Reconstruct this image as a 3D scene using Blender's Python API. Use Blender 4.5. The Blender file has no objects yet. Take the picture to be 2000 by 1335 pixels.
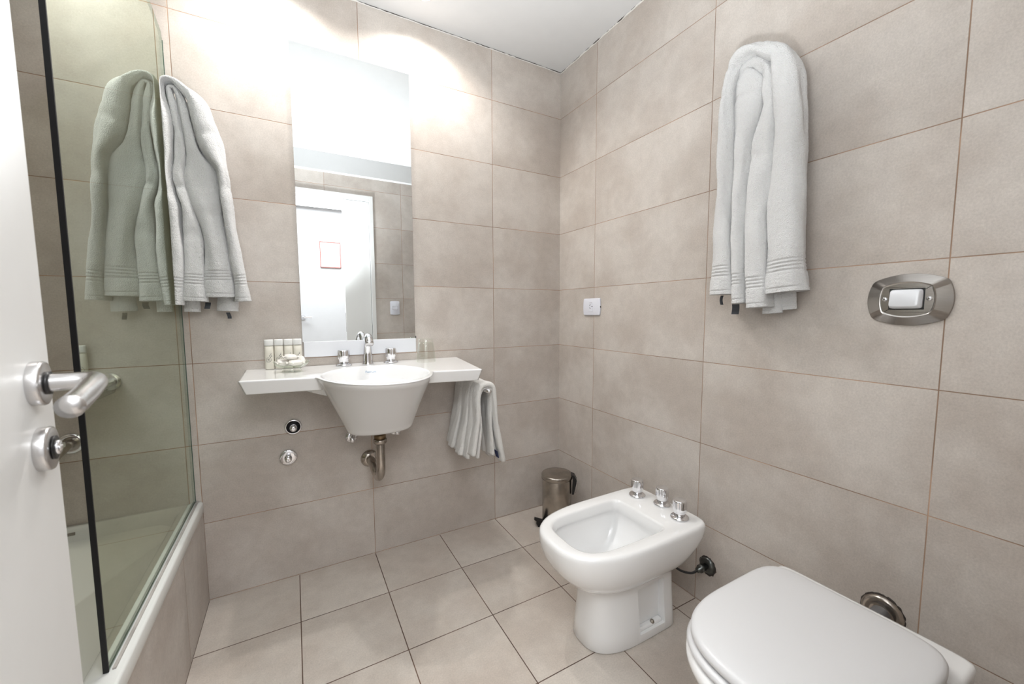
import bpy, bmesh, math, random
from mathutils import Vector, Matrix, noise
PI = math.pi
scene = bpy.context.scene
random.seed(4)

# ------------------------------------------------------------------ camera
cam_d = bpy.data.cameras.new('camera'); cam = bpy.data.objects.new('camera', cam_d)
scene.collection.objects.link(cam)
_y, _t, _r = 0.51031, -0.08309, -0.00327
F = Vector((math.sin(_y)*math.cos(_t), math.cos(_y)*math.cos(_t), math.sin(_t)))
R = Vector((math.cos(_y), -math.sin(_y), 0)); U = R.cross(F)
R2 = math.cos(_r)*R + math.sin(_r)*U; U2 = -math.sin(_r)*R + math.cos(_r)*U
M = Matrix((R2, U2, -F)).transposed().to_4x4(); M.translation = Vector((-1.2859, -1.80307, 1.08486))
cam.matrix_world = M
cam_d.sensor_width = 36; cam_d.lens = 776.15*36/2000
cam_d.shift_x = -7.517/2000; cam_d.shift_y = 5.334/2000
cam_d.clip_start = 0.02
cam_d.dof.use_dof = True; cam_d.dof.focus_distance = 1.8; cam_d.dof.aperture_fstop = 7.0
scene.camera = cam

# ------------------------------------------------------------------ colour, world
scene.view_settings.view_transform = 'Standard'; scene.view_settings.look = 'None'
scene.view_settings.gamma = 1; scene.view_settings.exposure = 0.16
scene.view_settings.use_curve_mapping = False
w = bpy.data.worlds.new('world'); scene.world = w; w.use_nodes = True
w.node_tree.nodes['Background'].inputs[0].default_value = (1, 0.98, 0.95, 1)
w.node_tree.nodes['Background'].inputs[1].default_value = 0.3

# ------------------------------------------------------------------ lights
def light(name, kind, loc, power, size=0.1, col=(1, .95, .88), rot=(0, 0, 0), **k):
    d = bpy.data.lights.new(name, kind); d.energy = power; d.color = col
    if kind == 'AREA':
        d.size = size
        if 'size_y' in k: d.shape = 'RECTANGLE'; d.size_y = k['size_y']
    else: d.shadow_soft_size = size
    if kind == 'SPOT': d.spot_size = k['angle']; d.spot_blend = k['blend']
    o = bpy.data.objects.new(name, d); scene.collection.objects.link(o); o.location = loc; o.rotation_euler = rot
    return o
SPOTS = [(-0.78, -0.172), (-1.33, -0.172)]
for x, y in SPOTS:
    light('downlight_lamp', 'SPOT', (x, y, 2.318), 22, .03, (1, .965, .925), (0, 0, 0), angle=math.radians(150), blend=.6)
# light from the corridor behind the door, and the photographer's flash bounced off the ceiling
light('corridor_lamp', 'AREA', (-1.1, -2.5, 2.17), 45, 1.6, (.955, .98, 1.0), size_y=.8)
light('bounce_flash', 'SPOT', (-1.22, -1.58, .96), 172, .06, (.94, .975, 1.0), (math.radians(170), math.radians(2), 0), angle=math.radians(118), blend=.9)

# ------------------------------------------------------------------ material helpers
class G:
    """terse node maths"""
    def __init__(s, name):
        s.m = bpy.data.materials.new(name); s.m.use_nodes = True; s.t = s.m.node_tree; s.n = s.t.nodes
        s.b = s.n['Principled BSDF']; s.out = s.n['Material Output']
    def node(s, typ, **k):
        n = s.n.new(typ)
        for a, v in k.items(): setattr(n, a, v)
        return n
    def put(s, sock, v):
        if isinstance(v, bpy.types.NodeSocket): s.t.links.new(v, sock)
        elif v is not None: sock.default_value = v
    def math(s, op, a, b=None, c=None, clamp=False):
        n = s.node('ShaderNodeMath', operation=op, use_clamp=clamp)
        for i, v in enumerate((a, b, c)):
            if v is not None: s.put(n.inputs[i], v)
        return n.outputs[0]
    def mix(s, f, a, b):
        n = s.node('ShaderNodeMix', data_type='RGBA'); s.put(n.inputs[0], f); s.put(n.inputs[6], a); s.put(n.inputs[7], b)
        return n.outputs[2]
    def noise(s, vec, scale, detail=4, rough=.55, w=None):
        n = s.node('ShaderNodeTexNoise'); s.put(n.inputs['Vector'], vec); n.inputs['Scale'].default_value = scale
        n.inputs['Detail'].default_value = detail; n.inputs['Roughness'].default_value = rough
        return n.outputs[0]
    def ramp(s, v, lo, hi):
        n = s.node('ShaderNodeMapRange'); s.put(n.inputs[0], v); n.inputs[1].default_value = lo; n.inputs[2].default_value = hi
        n.interpolation_type = 'SMOOTHSTEP'
        return n.outputs[0]
    def pos(s):
        return s.node('ShaderNodeNewGeometry').outputs['Position']
    def bump(s, h, strength, dist=.001):
        n = s.node('ShaderNodeBump'); s.put(n.inputs['Height'], h); n.inputs['Strength'].default_value = strength
        n.inputs['Distance'].default_value = dist; s.t.links.new(n.outputs[0], s.b.inputs['Normal'])
def c4(c): return (c[0], c[1], c[2], 1)
def plain(name, col, rough=.5, metal=0., spec=.5, coat=0., vary=0.):
    g = G(name); g.b.inputs['Roughness'].default_value = rough; g.b.inputs['Metallic'].default_value = metal
    g.b.inputs['Specular IOR Level'].default_value = spec; g.b.inputs['Coat Weight'].default_value = coat
    g.b.inputs['Coat Roughness'].default_value = .04
    if vary:
        f = g.noise(g.pos(), 14, 5)
        g.put(g.b.inputs['Base Color'], g.mix(g.ramp(f, .3, .7), c4([v*(1-vary) for v in col]), c4(col)))
    else: g.b.inputs['Base Color'].default_value = c4(col)
    return g.m

def tile_mat(name, axis_u, axis_v, u0, U_, v0, V_, base, base2, grout, gw=.0026, rough=.42):
    """large mottled stone-look tiles; joints at u0+k*U_, v0+k*V_ in world metres"""
    g = G(name); sep = g.node('ShaderNodeSeparateXYZ'); p = g.pos(); g.put(sep.inputs[0], p)
    u = g.math('DIVIDE', g.math('SUBTRACT', sep.outputs[axis_u], u0), U_)
    v = g.math('DIVIDE', g.math('SUBTRACT', sep.outputs[axis_v], v0), V_)
    def line(a, size):
        fr = g.math('FRACT', a); d = g.math('MINIMUM', fr, g.math('SUBTRACT', 1.0, fr))
        return g.math('MULTIPLY', d, size)
    du, dv = line(u, U_), line(v, V_)
    d = g.math('MINIMUM', du, dv)
    joint = g.math('SUBTRACT', 1.0, g.ramp(d, gw*.28, gw*.62))
    cell = g.node('ShaderNodeCombineXYZ'); g.put(cell.inputs[0], g.math('FLOOR', u)); g.put(cell.inputs[1], g.math('FLOOR', v))
    wn = g.node('ShaderNodeTexWhiteNoise', noise_dimensions='3D'); g.put(wn.inputs['Vector'], cell.outputs[0])
    off = g.node('ShaderNodeVectorMath', operation='MULTIPLY_ADD')
    g.put(off.inputs[0], wn.outputs['Color']); off.inputs[1].default_value = (7, 7, 7); g.put(off.inputs[2], p)
    cloud = g.ramp(g.noise(off.outputs[0], 3.2, 6, .62), .34, .68)
    fine = g.noise(p, 210, 4, .8); mid = g.noise(off.outputs[0], 26, 4, .6)
    col = g.mix(cloud, c4(base), c4(base2))
    k = g.math('ADD', g.math('MULTIPLY', g.math('SUBTRACT', fine, .5), .62), g.math('MULTIPLY', g.math('SUBTRACT', mid, .5), .24))
    k = g.math('ADD', k, g.math('MULTIPLY', g.math('SUBTRACT', wn.outputs['Value'], .5), .05))
    hv = g.node('ShaderNodeHueSaturation'); g.put(hv.inputs['Color'], col); g.put(hv.inputs['Value'], g.math('ADD', k, 1.0))
    gn = g.ramp(g.noise(p, 5, 3), .38, .66)
    gc = g.mix(gn, c4(grout), c4([min(1, x*1.9) for x in grout]))
    g.put(g.b.inputs['Base Color'], g.mix(joint, hv.outputs[0], gc))
    g.put(g.b.inputs['Roughness'], g.math('ADD', g.math('MULTIPLY', joint, .35), rough))
    g.b.inputs['Specular IOR Level'].default_value = .4
    g.bump(g.math('ADD', g.math('SUBTRACT', 1.0, joint), g.math('MULTIPLY', fine, .12)), .5, .0012)
    return g.m
TB, TB2, GR = (.465, .412, .368), (.575, .53, .488), (.25, .165, .115)
M_back = tile_mat('back_wall_tiles', 0, 2, -.4045, .6015, .3032, .2993, TB, TB2, GR)
M_right = tile_mat('right_wall_tiles', 1, 2, -.2887, .6015, .3032, .2993, TB, TB2, GR)
M_left = tile_mat('left_wall_tiles', 1, 2, -.30, .6015, .3032, .2993, TB, TB2, GR)
M_front = tile_mat('door_wall_tiles', 0, 2, -.422, .6015, .3032, .2993, TB, TB2, GR)
M_floor = tile_mat('floor_tiles', 0, 1, -.4045, .30075, -.2874, .3023, (.53, .465, .41), (.62, .565, .51), (.085, .05, .035), gw=.0034, rough=.38)
M_apron = tile_mat('apron_tiles', 1, 2, -.31, .6015, 3., 5., TB, TB2, GR)
M_ceil = plain('ceiling_paint', (.66, .66, .66), .8, vary=.02)
M_white = plain('white_lacquer', (.80, .80, .79), .35, vary=.015)
M_frame = plain('frame_enamel', (.78, .78, .77), .35)
M_hall = plain('hallway_plaster', (.62, .62, .63), .8, vary=.02)
M_plaster = plain('ragged_plaster', (.72, .70, .67), .9)
M_gap = plain('gap_shade', (.06, .05, .045), .9)  # shade inside open gaps, painted near-black
M_cer = plain('glazed_ceramic', (.87, .87, .87), .12, spec=.55, coat=.5)
M_acryl = plain('tub_enamel', (.80, .81, .79), .16, spec=.5, coat=.3)
M_seat = plain('seat_plastic', (.69, .69, .70), .3, spec=.5)
M_chrome = plain('chrome', (.80, .80, .82), .07, 1)
M_satin = plain('satin_metal', (.62, .61, .61), .27, 1)
M_nickel = plain('worn_nickel', (.50, .46, .41), .26, 1, vary=.35)
M_rust = plain('corroded_chrome', (.55, .50, .45), .22, 1, vary=.4)
M_dull = plain('tarnished_dark_metal', (.16, .17, .165), .3, 1, vary=.5)
M_brass = plain('old_brass', (.28, .20, .12), .4, 1, vary=.3)
M_black = plain('black_plastic', (.012, .012, .013), .35)
M_flat = plain('flat_black', (.004, .004, .005), .5)
M_plast = plain('white_plastic', (.74, .75, .82), .35)
M_slot = plain('socket_slot', (.02, .02, .02), .6)
M_tag = plain('care_label_fabric', (.05, .055, .065), .8)
M_navy = plain('navy_label_fabric', (.02, .03, .09), .8)
M_ink = plain('dark_print', (.04, .04, .05), .6)
M_logo = plain('blue_print', (.10, .24, .42), .5)
M_gold = plain('caulk_bead', (.50, .47, .44), .6, vary=.3)
M_alu = plain('white_painted_strip', (.80, .82, .86), .35)
M_mirror = plain('mirror_silver', (.82, .85, .86), .0, 1)
M_redframe = plain('thin_red_frame', (.40, .10, .08), .5)
M_paper = plain('print_paper', (.82, .81, .80), .8)
M_printp = plain('faded_print', (.55, .50, .50), .8)
# satin grain of the flush plate
_g = G('bronzed_satin_plate'); _g.b.inputs['Metallic'].default_value = 1
_mp = _g.node('ShaderNodeVectorMath', operation='MULTIPLY'); _g.put(_mp.inputs[0], _g.pos()); _mp.inputs[1].default_value = (30, 30, 900)
_f = _g.noise(_mp.outputs[0], 1., 3)
_g.put(_g.b.inputs['Base Color'], _g.mix(_f, (.36, .34, .32, 1), (.50, .48, .46, 1))); _g.b.inputs['Roughness'].default_value = .24
M_plate = _g.m
# terry cloth
def terry(name, col):
    g = G(name); g.b.inputs['Roughness'].default_value = .95; g.b.inputs['Specular IOR Level'].default_value = .1
    g.b.inputs['Sheen Weight'].default_value = .35; g.b.inputs['Sheen Roughness'].default_value = .5
    p = g.pos(); v = g.node('ShaderNodeTexVoronoi'); g.put(v.inputs['Vector'], p); v.inputs['Scale'].default_value = 420
    n = g.noise(p, 90, 4, .65)
    g.put(g.b.inputs['Base Color'], g.mix(v.outputs['Distance'], c4(col), c4([x*.92 for x in col])))
    h = g.math('ADD', g.math('MULTIPLY', v.outputs['Distance'], -.9), g.math('MULTIPLY', n, 1.6))
    g.bump(h, .8, .0026)
    return g.m
M_terry = terry('white_terry', (.735, .735, .735))
M_terry2 = terry('cream_terry', (.80, .785, .755))
# glass: clear pane with the reflectance of real glass on each face, faint green body colour
def glass(name, tint, refl=1.0, pane=False):
    g = G(name); g.n.remove(g.b)
    geo = g.node('ShaderNodeNewGeometry'); bf = geo.outputs['Backfacing']
    fr = g.node('ShaderNodeFresnel'); fr.inputs['IOR'].default_value = 1.52
    # thin glass: light leaving through the second face is not bent, both faces' reflection is given by the first
    r1 = fr.outputs[0]; rt = g.math('DIVIDE', g.math('MULTIPLY', r1, 2.0), g.math('ADD', r1, 1.0))
    fac = g.math('MULTIPLY', g.math('MULTIPLY', rt, refl), g.math('SUBTRACT', 1.0, bf))
    tr = g.node('ShaderNodeBsdfTransparent'); g.put(tr.inputs[0], g.mix(bf, c4(tint), (1, 1, 1, 1)))
    gl = g.node('ShaderNodeBsdfGlossy'); gl.inputs['Roughness'].default_value = .0; gl.inputs['Color'].default_value = (.88, .97, .89, 1)
    mx = g.node('ShaderNodeMixShader'); g.put(mx.inputs[0], fac)
    g.t.links.new(tr.outputs[0], mx.inputs[1]); g.t.links.new(gl.outputs[0], mx.inputs[2])
    g.t.links.new(mx.outputs[0], g.out.inputs[0])
    return g.m
M_glass = glass('green_tinted_glass', (.69, .70, .58), 1.12)
M_gedge = plain('glass_edge', (.05, .09, .07), .2)
M_clear = glass('clear_glass', (.93, .93, .91), .8)
M_cap = plain('frosted_bottle_cap', (.80, .80, .78), .25)
M_wrap = glass('crinkled_film', (.92, .92, .91), 1.)
M_bottle = plain('milky_bottle', (.74, .71, .62), .3)
M_soap = plain('wrapped_soap', (.84, .81, .76), .3, coat=.5, vary=.08)
g = G('lamp_glow'); g.b.inputs['Emission Color'].default_value = (1, .95, .88, 1); g.b.inputs['Emission Strength'].default_value = 12
M_glow = g.m

# ------------------------------------------------------------------ object helpers
COL = scene.collection
def obj(name, bm, mat, parent=None, smooth=True, loc=None, normals=True):
    me = bpy.data.meshes.new(name)
    if normals: bmesh.ops.recalc_face_normals(bm, faces=bm.faces)
    bm.to_mesh(me); bm.free()
    if smooth: me.polygons.foreach_set('use_smooth', [True]*len(me.polygons))
    me.materials.append(mat); o = bpy.data.objects.new(name, me); COL.objects.link(o)
    if loc is not None:            # put the origin at loc while the mesh stays where it is
        me.transform(Matrix.Translation(-Vector(loc))); o.location = loc
    if parent is not None:
        o.parent = parent; o.matrix_parent_inverse = Matrix.Translation(-wloc(parent))
    return o
def wloc(o):
    v = Vector(o.location)
    if o.parent is not None: v = Vector(o.location) - wloc(o.parent)+wloc(o.parent)
    return v
def tag(o, label, cat, group=None):
    o['label'] = label; o['category'] = cat
    if group: o['group'] = group
    return o
def thing(name, loc, label, cat, group=None):
    o = bpy.data.objects.new(name, None); COL.objects.link(o); o.location = loc; o.empty_display_size = .05
    return tag(o, label, cat, group)
def struct(name, bm, mat, smooth=False, **k):
    o = obj(name, bm, mat, None, smooth, **k); o['kind'] = 'structure'; return o
def bevel(o, wdt, seg=3, ang=30):
    m = o.modifiers.new('bevel', 'BEVEL'); m.width = wdt; m.segments = seg; m.limit_method = 'ANGLE'; m.angle_limit = math.radians(ang)
    m.harden_normals = True; return o
def BM(): return bmesh.new()
def add_box(bm, a, b):
    vs = [bm.verts.new((x, y, z)) for x in (a[0], b[0]) for y in (a[1], b[1]) for z in (a[2], b[2])]
    for q in ((0,1,3,2), (4,6,7,5), (0,4,5,1), (2,3,7,6), (0,2,6,4), (1,5,7,3)): bm.faces.new([vs[i] for i in q])
    return bm
def box(a, b): return add_box(BM(), a, b)
def add_rings(bm, rings, cap0=True, cap1=True, closed=True):
    R_ = [[bm.verts.new(p) for p in r] for r in rings]; n = len(R_[0])
    for a, b in zip(R_, R_[1:]):
        for i in range(n if closed else n-1):
            j = (i+1) % n; bm.faces.new((a[i], a[j], b[j], b[i]))
    if cap0: bm.faces.new(R_[0][::-1])
    if cap1: bm.faces.new(R_[-1])
    return bm
def frame(ax):
    ax = Vector(ax).normalized(); t = Vector((0, 0, 1)) if abs(ax.z) < .9 else Vector((1, 0, 0))
    u = ax.cross(t).normalized(); return ax, u, u.cross(ax).normalized()
def add_lathe(bm, base, ax, prof, n=40, cap0=True, cap1=True):
    ax, u, v = frame(ax); base = Vector(base)
    return add_rings(bm, [[base+ax*h+(u*math.cos(2*PI*i/n)+v*math.sin(2*PI*i/n))*max(r, 1e-5) for i in range(n)] for r, h in prof], cap0, cap1)
def add_tube(bm, pts, r, n=16, ry=None):
    pts = [Vector(p) for p in pts]; rings = []; nrm = None
    for i, p in enumerate(pts):
        t = (pts[min(i+1, len(pts)-1)]-pts[max(i-1, 0)]).normalized()
        if nrm is None: nrm = frame(t)[1]
        nrm = (nrm-t*nrm.dot(t)).normalized(); b = t.cross(nrm)
        rr = r[i] if isinstance(r, (list, tuple)) else r
        rings.append([p+(nrm*math.cos(2*PI*k/n)+b*math.sin(2*PI*k/n))*rr for k in range(n)])
    return add_rings(bm, rings)
def spline(pts, n):
    """Catmull-Rom through tuples of any length"""
    P = [Vector(p) if len(p) <= 4 else p for p in pts]; out = []
    for k in range(n):
        t = k/(n-1)*(len(P)-1); i = min(int(t), len(P)-2); f = t-i
        p0, p1, p2, p3 = P[max(i-1, 0)], P[i], P[i+1], P[min(i+2, len(P)-1)]
        out.append(((p1*2)+(p2-p0)*f+(p0*2-p1*5+p2*4-p3)*f*f+(p1*3-p0-p2*3+p3)*f**3)*.5)
    return out
def sup(c, a, b, n, N, a2=None, n2=None):
    """super-ellipse ring; a2,n2 give the +x half its own size and squareness"""
    out = []
    for i in range(N):
        t = 2*PI*(i+.5)/N; cs, sn = math.cos(t), math.sin(t)
        A, E = (a2 if (a2 is not None and cs > 0) else a), (n2 if (n2 and cs > 0) else n)
        out.append(Vector((c[0]+math.copysign(abs(cs)**(2/E), cs)*A, c[1]+math.copysign(abs(sn)**(2/E), sn)*b, c[2])))
    return out

# ================================================================== SETTING
XL, ZC, YF = -2.36, 2.334, -1.80
struct('floor', box((XL-.1, -3.1, -.08), (.1, .1, 0)), M_floor)
struct('wall_back', box((XL-.1, 0, 0), (.1, .1, ZC+.1)), M_back)
struct('wall_right', box((0, YF-.1, 0), (.1, 0, ZC+.1)), M_right)
struct('wall_left', box((XL-.1, YF-.1, 0), (XL, 0, ZC+.1)), M_left)
struct('ceiling', box((XL, YF, ZC), (0, 0, ZC+.08)), M_ceil)
bm = BM(); DX0, DX1, DZ = -1.53, -.66, 2.04          # doorway with frame
add_box(bm, (XL, YF-.1, 0), (DX0, YF, ZC+.1)); add_box(bm, (DX1, YF-.1, 0), (0, YF, ZC+.1)); add_box(bm, (DX0, YF-.1, DZ), (DX1, YF, ZC+.1))
struct('wall_front', bm, M_front)
o = struct('trim_1', box((XL+.001, YF+.001, 2.195), (-.001, -1.752, ZC-.001)), M_ceil)   # boxed band above the door
bm = BM()
for a, b in (((DX0-.03, -1.91, 0), (DX0+.025, -1.792, DZ+.012)), ((DX1-.027, -1.91, 0), (DX1+.004, -1.792, DZ+.012)), ((DX0+.0251, -1.909, DZ-.03), (DX1-.0271, -1.793, DZ+.012))): add_box(bm, a, b)
bevel(struct('trim_2', bm, M_frame), .002, 2)
# ragged plaster bead and dark strip painted for the shadow gap where walls meet the ceiling
def bead(name, a, b, inward, seed, mat, r, dz, jit):
    bm = BM(); n = 260; pts = []; rr = []
    for i in range(n+1):
        t = i/n; p = Vector(a).lerp(Vector(b), t); k = noise.noise(Vector((t*34+seed, seed, 0)))*.6+noise.noise(Vector((t*120+seed, 3, 1)))*.4
        pts.append(p+Vector(inward)*(.001)+Vector((0, 0, dz+k*jit))); rr.append(max(.0004, r*(1+1.4*k)))
    add_tube(bm, pts, rr, 6); struct(name, bm, mat, True)
bead('trim_3', (XL, 0, ZC), (0, 0, ZC), (0, -1, 0), 1., M_plaster, .0022, -.004, .004)
bead('trim_4', (0, 0, ZC), (0, -1.75, ZC), (-1, 0, 0), 7., M_plaster, .003, -.004, .005)
bead('trim_5', (XL, 0, ZC), (0, 0, ZC), (0, -1, 0), 4., M_gap, .0016, -.0008, .0008)
bead('trim_6', (0, 0, ZC), (0, -1.75, ZC), (-1, 0, 0), 9., M_gap, .0018, -.0008, .0008)
# hallway seen in the mirror
struct('wall_hall_far', box((-2.9, -3.1, 0), (.5, -3.0, 2.5)), M_hall)
struct('wall_hall_left', box((-3.0, -3.1, 0), (-2.9, -1.9, 2.5)), M_hall)
struct('wall_hall_right', box((.4, -3.1, 0), (.5, -1.9, 2.5)), M_hall)
struct('ceiling_hall', box((-2.9, -3.0, 2.2), (.4, -1.9, 2.3)), M_ceil)

# doors --------------------------------------------------------------
# door_1: the open leaf beside the camera, swung inwards
hx, hy = -1.455, -1.785; ex, ey = -1.5355, -1.125
dv = Vector((ex-hx, ey-hy, 0)); L = dv.length; dv.normalize(); nv = Vector((dv.y, -dv.x, 0))   # nv points to the room (+x)
DM = Matrix((dv, -nv, Vector((0, 0, 1)))).transposed().to_4x4(); DM.translation = Vector((hx, hy, 0))
SH = Matrix.Identity(4); SH[0][2] = -.005; SH[0][3] = .0005; DM = SH @ DM
def dloc(bm): bm.transform(DM); return bm
door = struct('door_1', dloc(box((0, 0, .008), (L, .036, 2.025))), M_white); bevel(door, .002, 2)
door['label'] = 'open white door leaf at the left edge, chrome lever on it'
def rose(zc, keyhole):
    u = L-.056
    bm = BM(); add_lathe(bm, (u, 0, zc), (0, -1, 0), [(.0235, -.001), (.0240, .001), (.0240, .0080), (.0232, .0098), (.0210, .0104), (0.0001, .0106)], 48)
    o = obj('handle_rose' if not keyhole else 'lock_rose', dloc(bm), M_satin, door); o.data.materials[0] = M_satin
    return o
r1 = rose(1.009, False)
u = L-.056
bm = BM(); add_lathe(bm, (u, -.0105, 1.009), (0, -1, 0), [(.0125, 0), (.0125, .003)], 32)
obj('neck_collar', dloc(bm), M_black, door)
bm = BM()
path = [(u, -.0125, 1.009), (u, -.025, 1.009), (u, -.038, 1.009), (u-.003, -.0455, 1.009), (u-.011, -.0495, 1.008), (u-.030, -.0505, 1.006), (u-.055, -.050, 1.002), (u-.080, -.0485, .998), (u-.098, -.0475, .996)]
pp = spline(path, 44); add_tube(bm, pp, [.0098]*14+[.0098+.0012*(i/29) for i in range(30)], 24)
obj('lever_handle', dloc(bm), M_satin, door)
rose(.937, True)
bm = BM(); add_lathe(bm, (u, -.0112, .937), (0, -1, 0), [(.013, 0), (.013, .0012), (.0001, .0012)], 32); obj('lock_recess', dloc(bm), M_black, door)
bm = BM(); add_lathe(bm, (u, -.0112, .937), (0, -1, 0), [(.0078, 0), (.0078, .004), (.0055, .005), (.0001, .005)], 28); add_box(bm, (u-.0085, -.0172, .9345), (u+.0085, -.0158, .9395))
obj('lock_cylinder', dloc(bm), M_chrome, door)
# door_2: narrow fixed leaf seen in the mirror
d2 = struct('door_2', box((-.895, -1.845, .008), (-.690, -1.812, DZ-.034)), M_frame); bevel(d2, .002, 2)
d2['label'] = 'narrow closed white door leaf seen in the mirror'
for z in (1.86, 1.02, .25):
    bm = BM(); add_lathe(bm, (-.684, -1.802, z-.045), (0, 0, 1), [(.0065, 0), (.0065, .043), (.0055, .044), (.0055, .046), (.0065, .047), (.0065, .09)], 16)
    obj('hinge', bm, M_frame, d2)
obj('latch_plate', box((-.8955, -1.8405, .92), (-.893, -1.818, 1.08)), M_rust, d2, False)

# ================================================================== BATH SIDE
# bathtub: rim, inner basin, tiled apron
RX, RZ = -1.603, .392; YB0 = -1.76
tub = thing('bathtub', (-1.98, -.9, 0), 'white bathtub behind the glass screen with a tiled side panel', 'bathtub')
def rr_ring(x0, x1, y0, y1, z, r, n=10):
    r = min(r, (x1-x0)/2-1e-4, (y1-y0)/2-1e-4); out = []
    for cx, cy, a0 in ((x1-r, y1-r, 0), (x0+r, y1-r, PI/2), (x0+r, y0+r, PI), (x1-r, y0+r, 1.5*PI)):
        for k in range(n): a = a0+PI/2*k/(n-1); out.append(Vector((cx+r*math.cos(a), cy+r*math.sin(a), z)))
    return out
rings = []
for inset, z, rad in ((.016, RZ-.045, .012), (.002, RZ-.042, .012), (0, RZ-.036, .012), (0, RZ-.006, .012), (.0018, RZ-.002, .012), (.006, RZ, .012)):
    rings.append(rr_ring(XL+.002+inset*0, RX-inset, YB0, -.002, z, rad))
for inn, z, rad, sl in ((.052, RZ, .05, 0), (.060, RZ-.004, .06, 0), (.066, RZ-.014, .07, 0), (.075, RZ-.06, .08, .01), (.095, .22, .11, .05), (.115, .12, .13, .09), (.145, .075, .13, .14), (.19, .062, .12, .2)):
    rings.append(rr_ring(XL+.002+inn-.02, RX-inn, YB0+inn+sl, -.002-inn*.36-sl*.5, z, rad))
bm = BM(); add_rings(bm, rings, True, True)
obj('tub_body', bm, M_acryl, tub)
ap = obj('tiled_apron', box((RX-.035, YB0, .001), (RX-.004, -.0015, RZ-.043)), M_apron, tub, False)
obj('inner_support', box((XL+.05, YB0+.1, .0), (RX-.15, -.1, .055)), M_hall, tub, False)
bm = BM(); add_box(bm, (-2.03, -.0285, .368), (-1.932, -.022, .377)); o = obj('overflow_slot', bm, M_rust, tub, False)
# caulk line between rim and screen
obj('caulk_bead', box((-1.6225, -.79, RZ-.001), (-1.617, -.002, RZ+.0035)), M_gold, tub, False)

# shower screen
GX = -1.630; YG = -.792; ZG = 2.017
scr = thing('shower_screen', (GX, YG/2, RZ), 'frameless greenish glass screen standing on the bathtub rim', 'shower screen')
prof = [(-.0035, RZ+.003), (YG, RZ+.003), (YG, ZG+.0)]
# upper outline: vertical at the wall to 2.01, chamfer, then straight top
prof = [(-.0035, RZ+.003), (YG, RZ+.003), (YG, 2.20), (-.30, 2.20), (-.012, 2.012), (-.0035, 1.995)]
prof = [(-.0035, RZ+.003), (YG, RZ+.003), (YG, 2.16), (-.62, 2.165), (-.42, 2.14), (-.25, 2.08), (-.157, 2.045), (-.012, 2.012), (-.0035, 1.99)]
bm = BM(); add_rings(bm, [[Vector((x, y, z)) for y, z in prof] for x in (GX-.004, GX+.004)])
gp = obj('glass_pane', bm, M_glass, scr, False); gp.data.materials.append(M_gedge)
for p in gp.data.polygons: p.material_index = 0 if abs(p.normal.x) > .5 else 1
obj('edge_strip', box((GX-.0042, YG-.0035, RZ+.001), (GX+.0042, YG-.0002, 2.16)), M_flat, scr, False)  # black strip along the pane's free front edge
obj('wall_channel', box((GX+.0002, -.0034, RZ+.003), (GX+.0050, -.0006, 1.99)), M_gedge, scr, False)
obj('rim_seal', box((GX-.0015, YG, RZ+.0002), (GX+.0015, -.004, RZ+.0028)), M_flat, scr, False)

# bath fittings on the tiled wall
t = thing('bath_mixer_tap', (-1.826, 0, .857), 'chrome tap on the tiled wall behind the glass, above the spout', 'tap')
bm = BM(); add_lathe(bm, (-1.826, 0, .857), (0, -1, 0), [(.031, .0), (.031, .004), (.028, .009), (.019, .012)], 40); obj('flange', bm, M_chrome, t)
bm = BM(); add_tube(bm, [(-1.826, -.010, .857), (-1.828, -.10, .856), (-1.832, -.16, .852)], [.016, .016, .015], 28)
obj('stem', bm, M_chrome, t)
bm = BM(); add_lathe(bm, (-1.832, -.155, .852), (-.08, -1, -.03), [(.017, 0), (.023, .004), (.024, .03), (.022, .036), (.0001, .037)], 32); obj('tap_knob', bm, M_chrome, t)
t = thing('bath_spout', (-1.93, 0, .664), 'chrome bath spout with ring flange, low on the wall left of the glass edge', 'bath spout')
bm = BM(); add_lathe(bm, (-1.93, 0, .664), (0, -1, 0), [(.0345, 0), (.0345, .004), (.031, .010), (.024, .0125), (.020, .009)], 40); obj('flange', bm, M_chrome, t)
bm = BM(); add_tube(bm, spline([(-1.93, -.004, .664), (-1.93, -.06, .662), (-1.928, -.12, .655), (-1.927, -.155, .640), (-1.927, -.163, .618)], 22), .0155, 24); obj('spout_tube', bm, M_rust, t)

# ================================================================== MIRROR
mir = thing('wall_mirror', (-1.03, 0, .905), 'tall frameless mirror with a white strip along its foot', 'mirror')
o = obj('mirror_glass', box((-1.256, -.0055, .9655), (-.8035, -.0012, 2.1055)), M_mirror, mir, False)
o = obj('bottom_strip', box((-1.2525, -.0085, .9045), (-.8015, -.0012, .9665)), M_alu, mir, False); bevel(o, .0015, 2)
obj('edge_clip', box((-.8035, -.0085, .9665), (-.8005, -.001, .976)), M_black, mir, False)

# ================================================================== WASHBASIN
SXC = -1.0245
def sz(x, y): return .868+.0235*y-.0075*(x-SXC)/.42*(-y/.33)   # slight sag of the real piece
def plan_front(x, sh=0.):
    """front edge of the shelf at x (y value); sh shrinks the bowl bulge"""
    base = -.283-.055*(x+1.446)/.84
    cx, hw, dep = -1.022, .206-sh*.6, .508-sh
    k = abs(x-cx)/hw
    if k < 1: return min(base, -(.245+(dep-.245)*math.sqrt(max(0, 1-k**2.15))))
    return base
basin = thing('washbasin', (SXC, 0, .6), 'wide white ceramic washbasin with flat side shelves on the tiled wall', 'washbasin')
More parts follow.
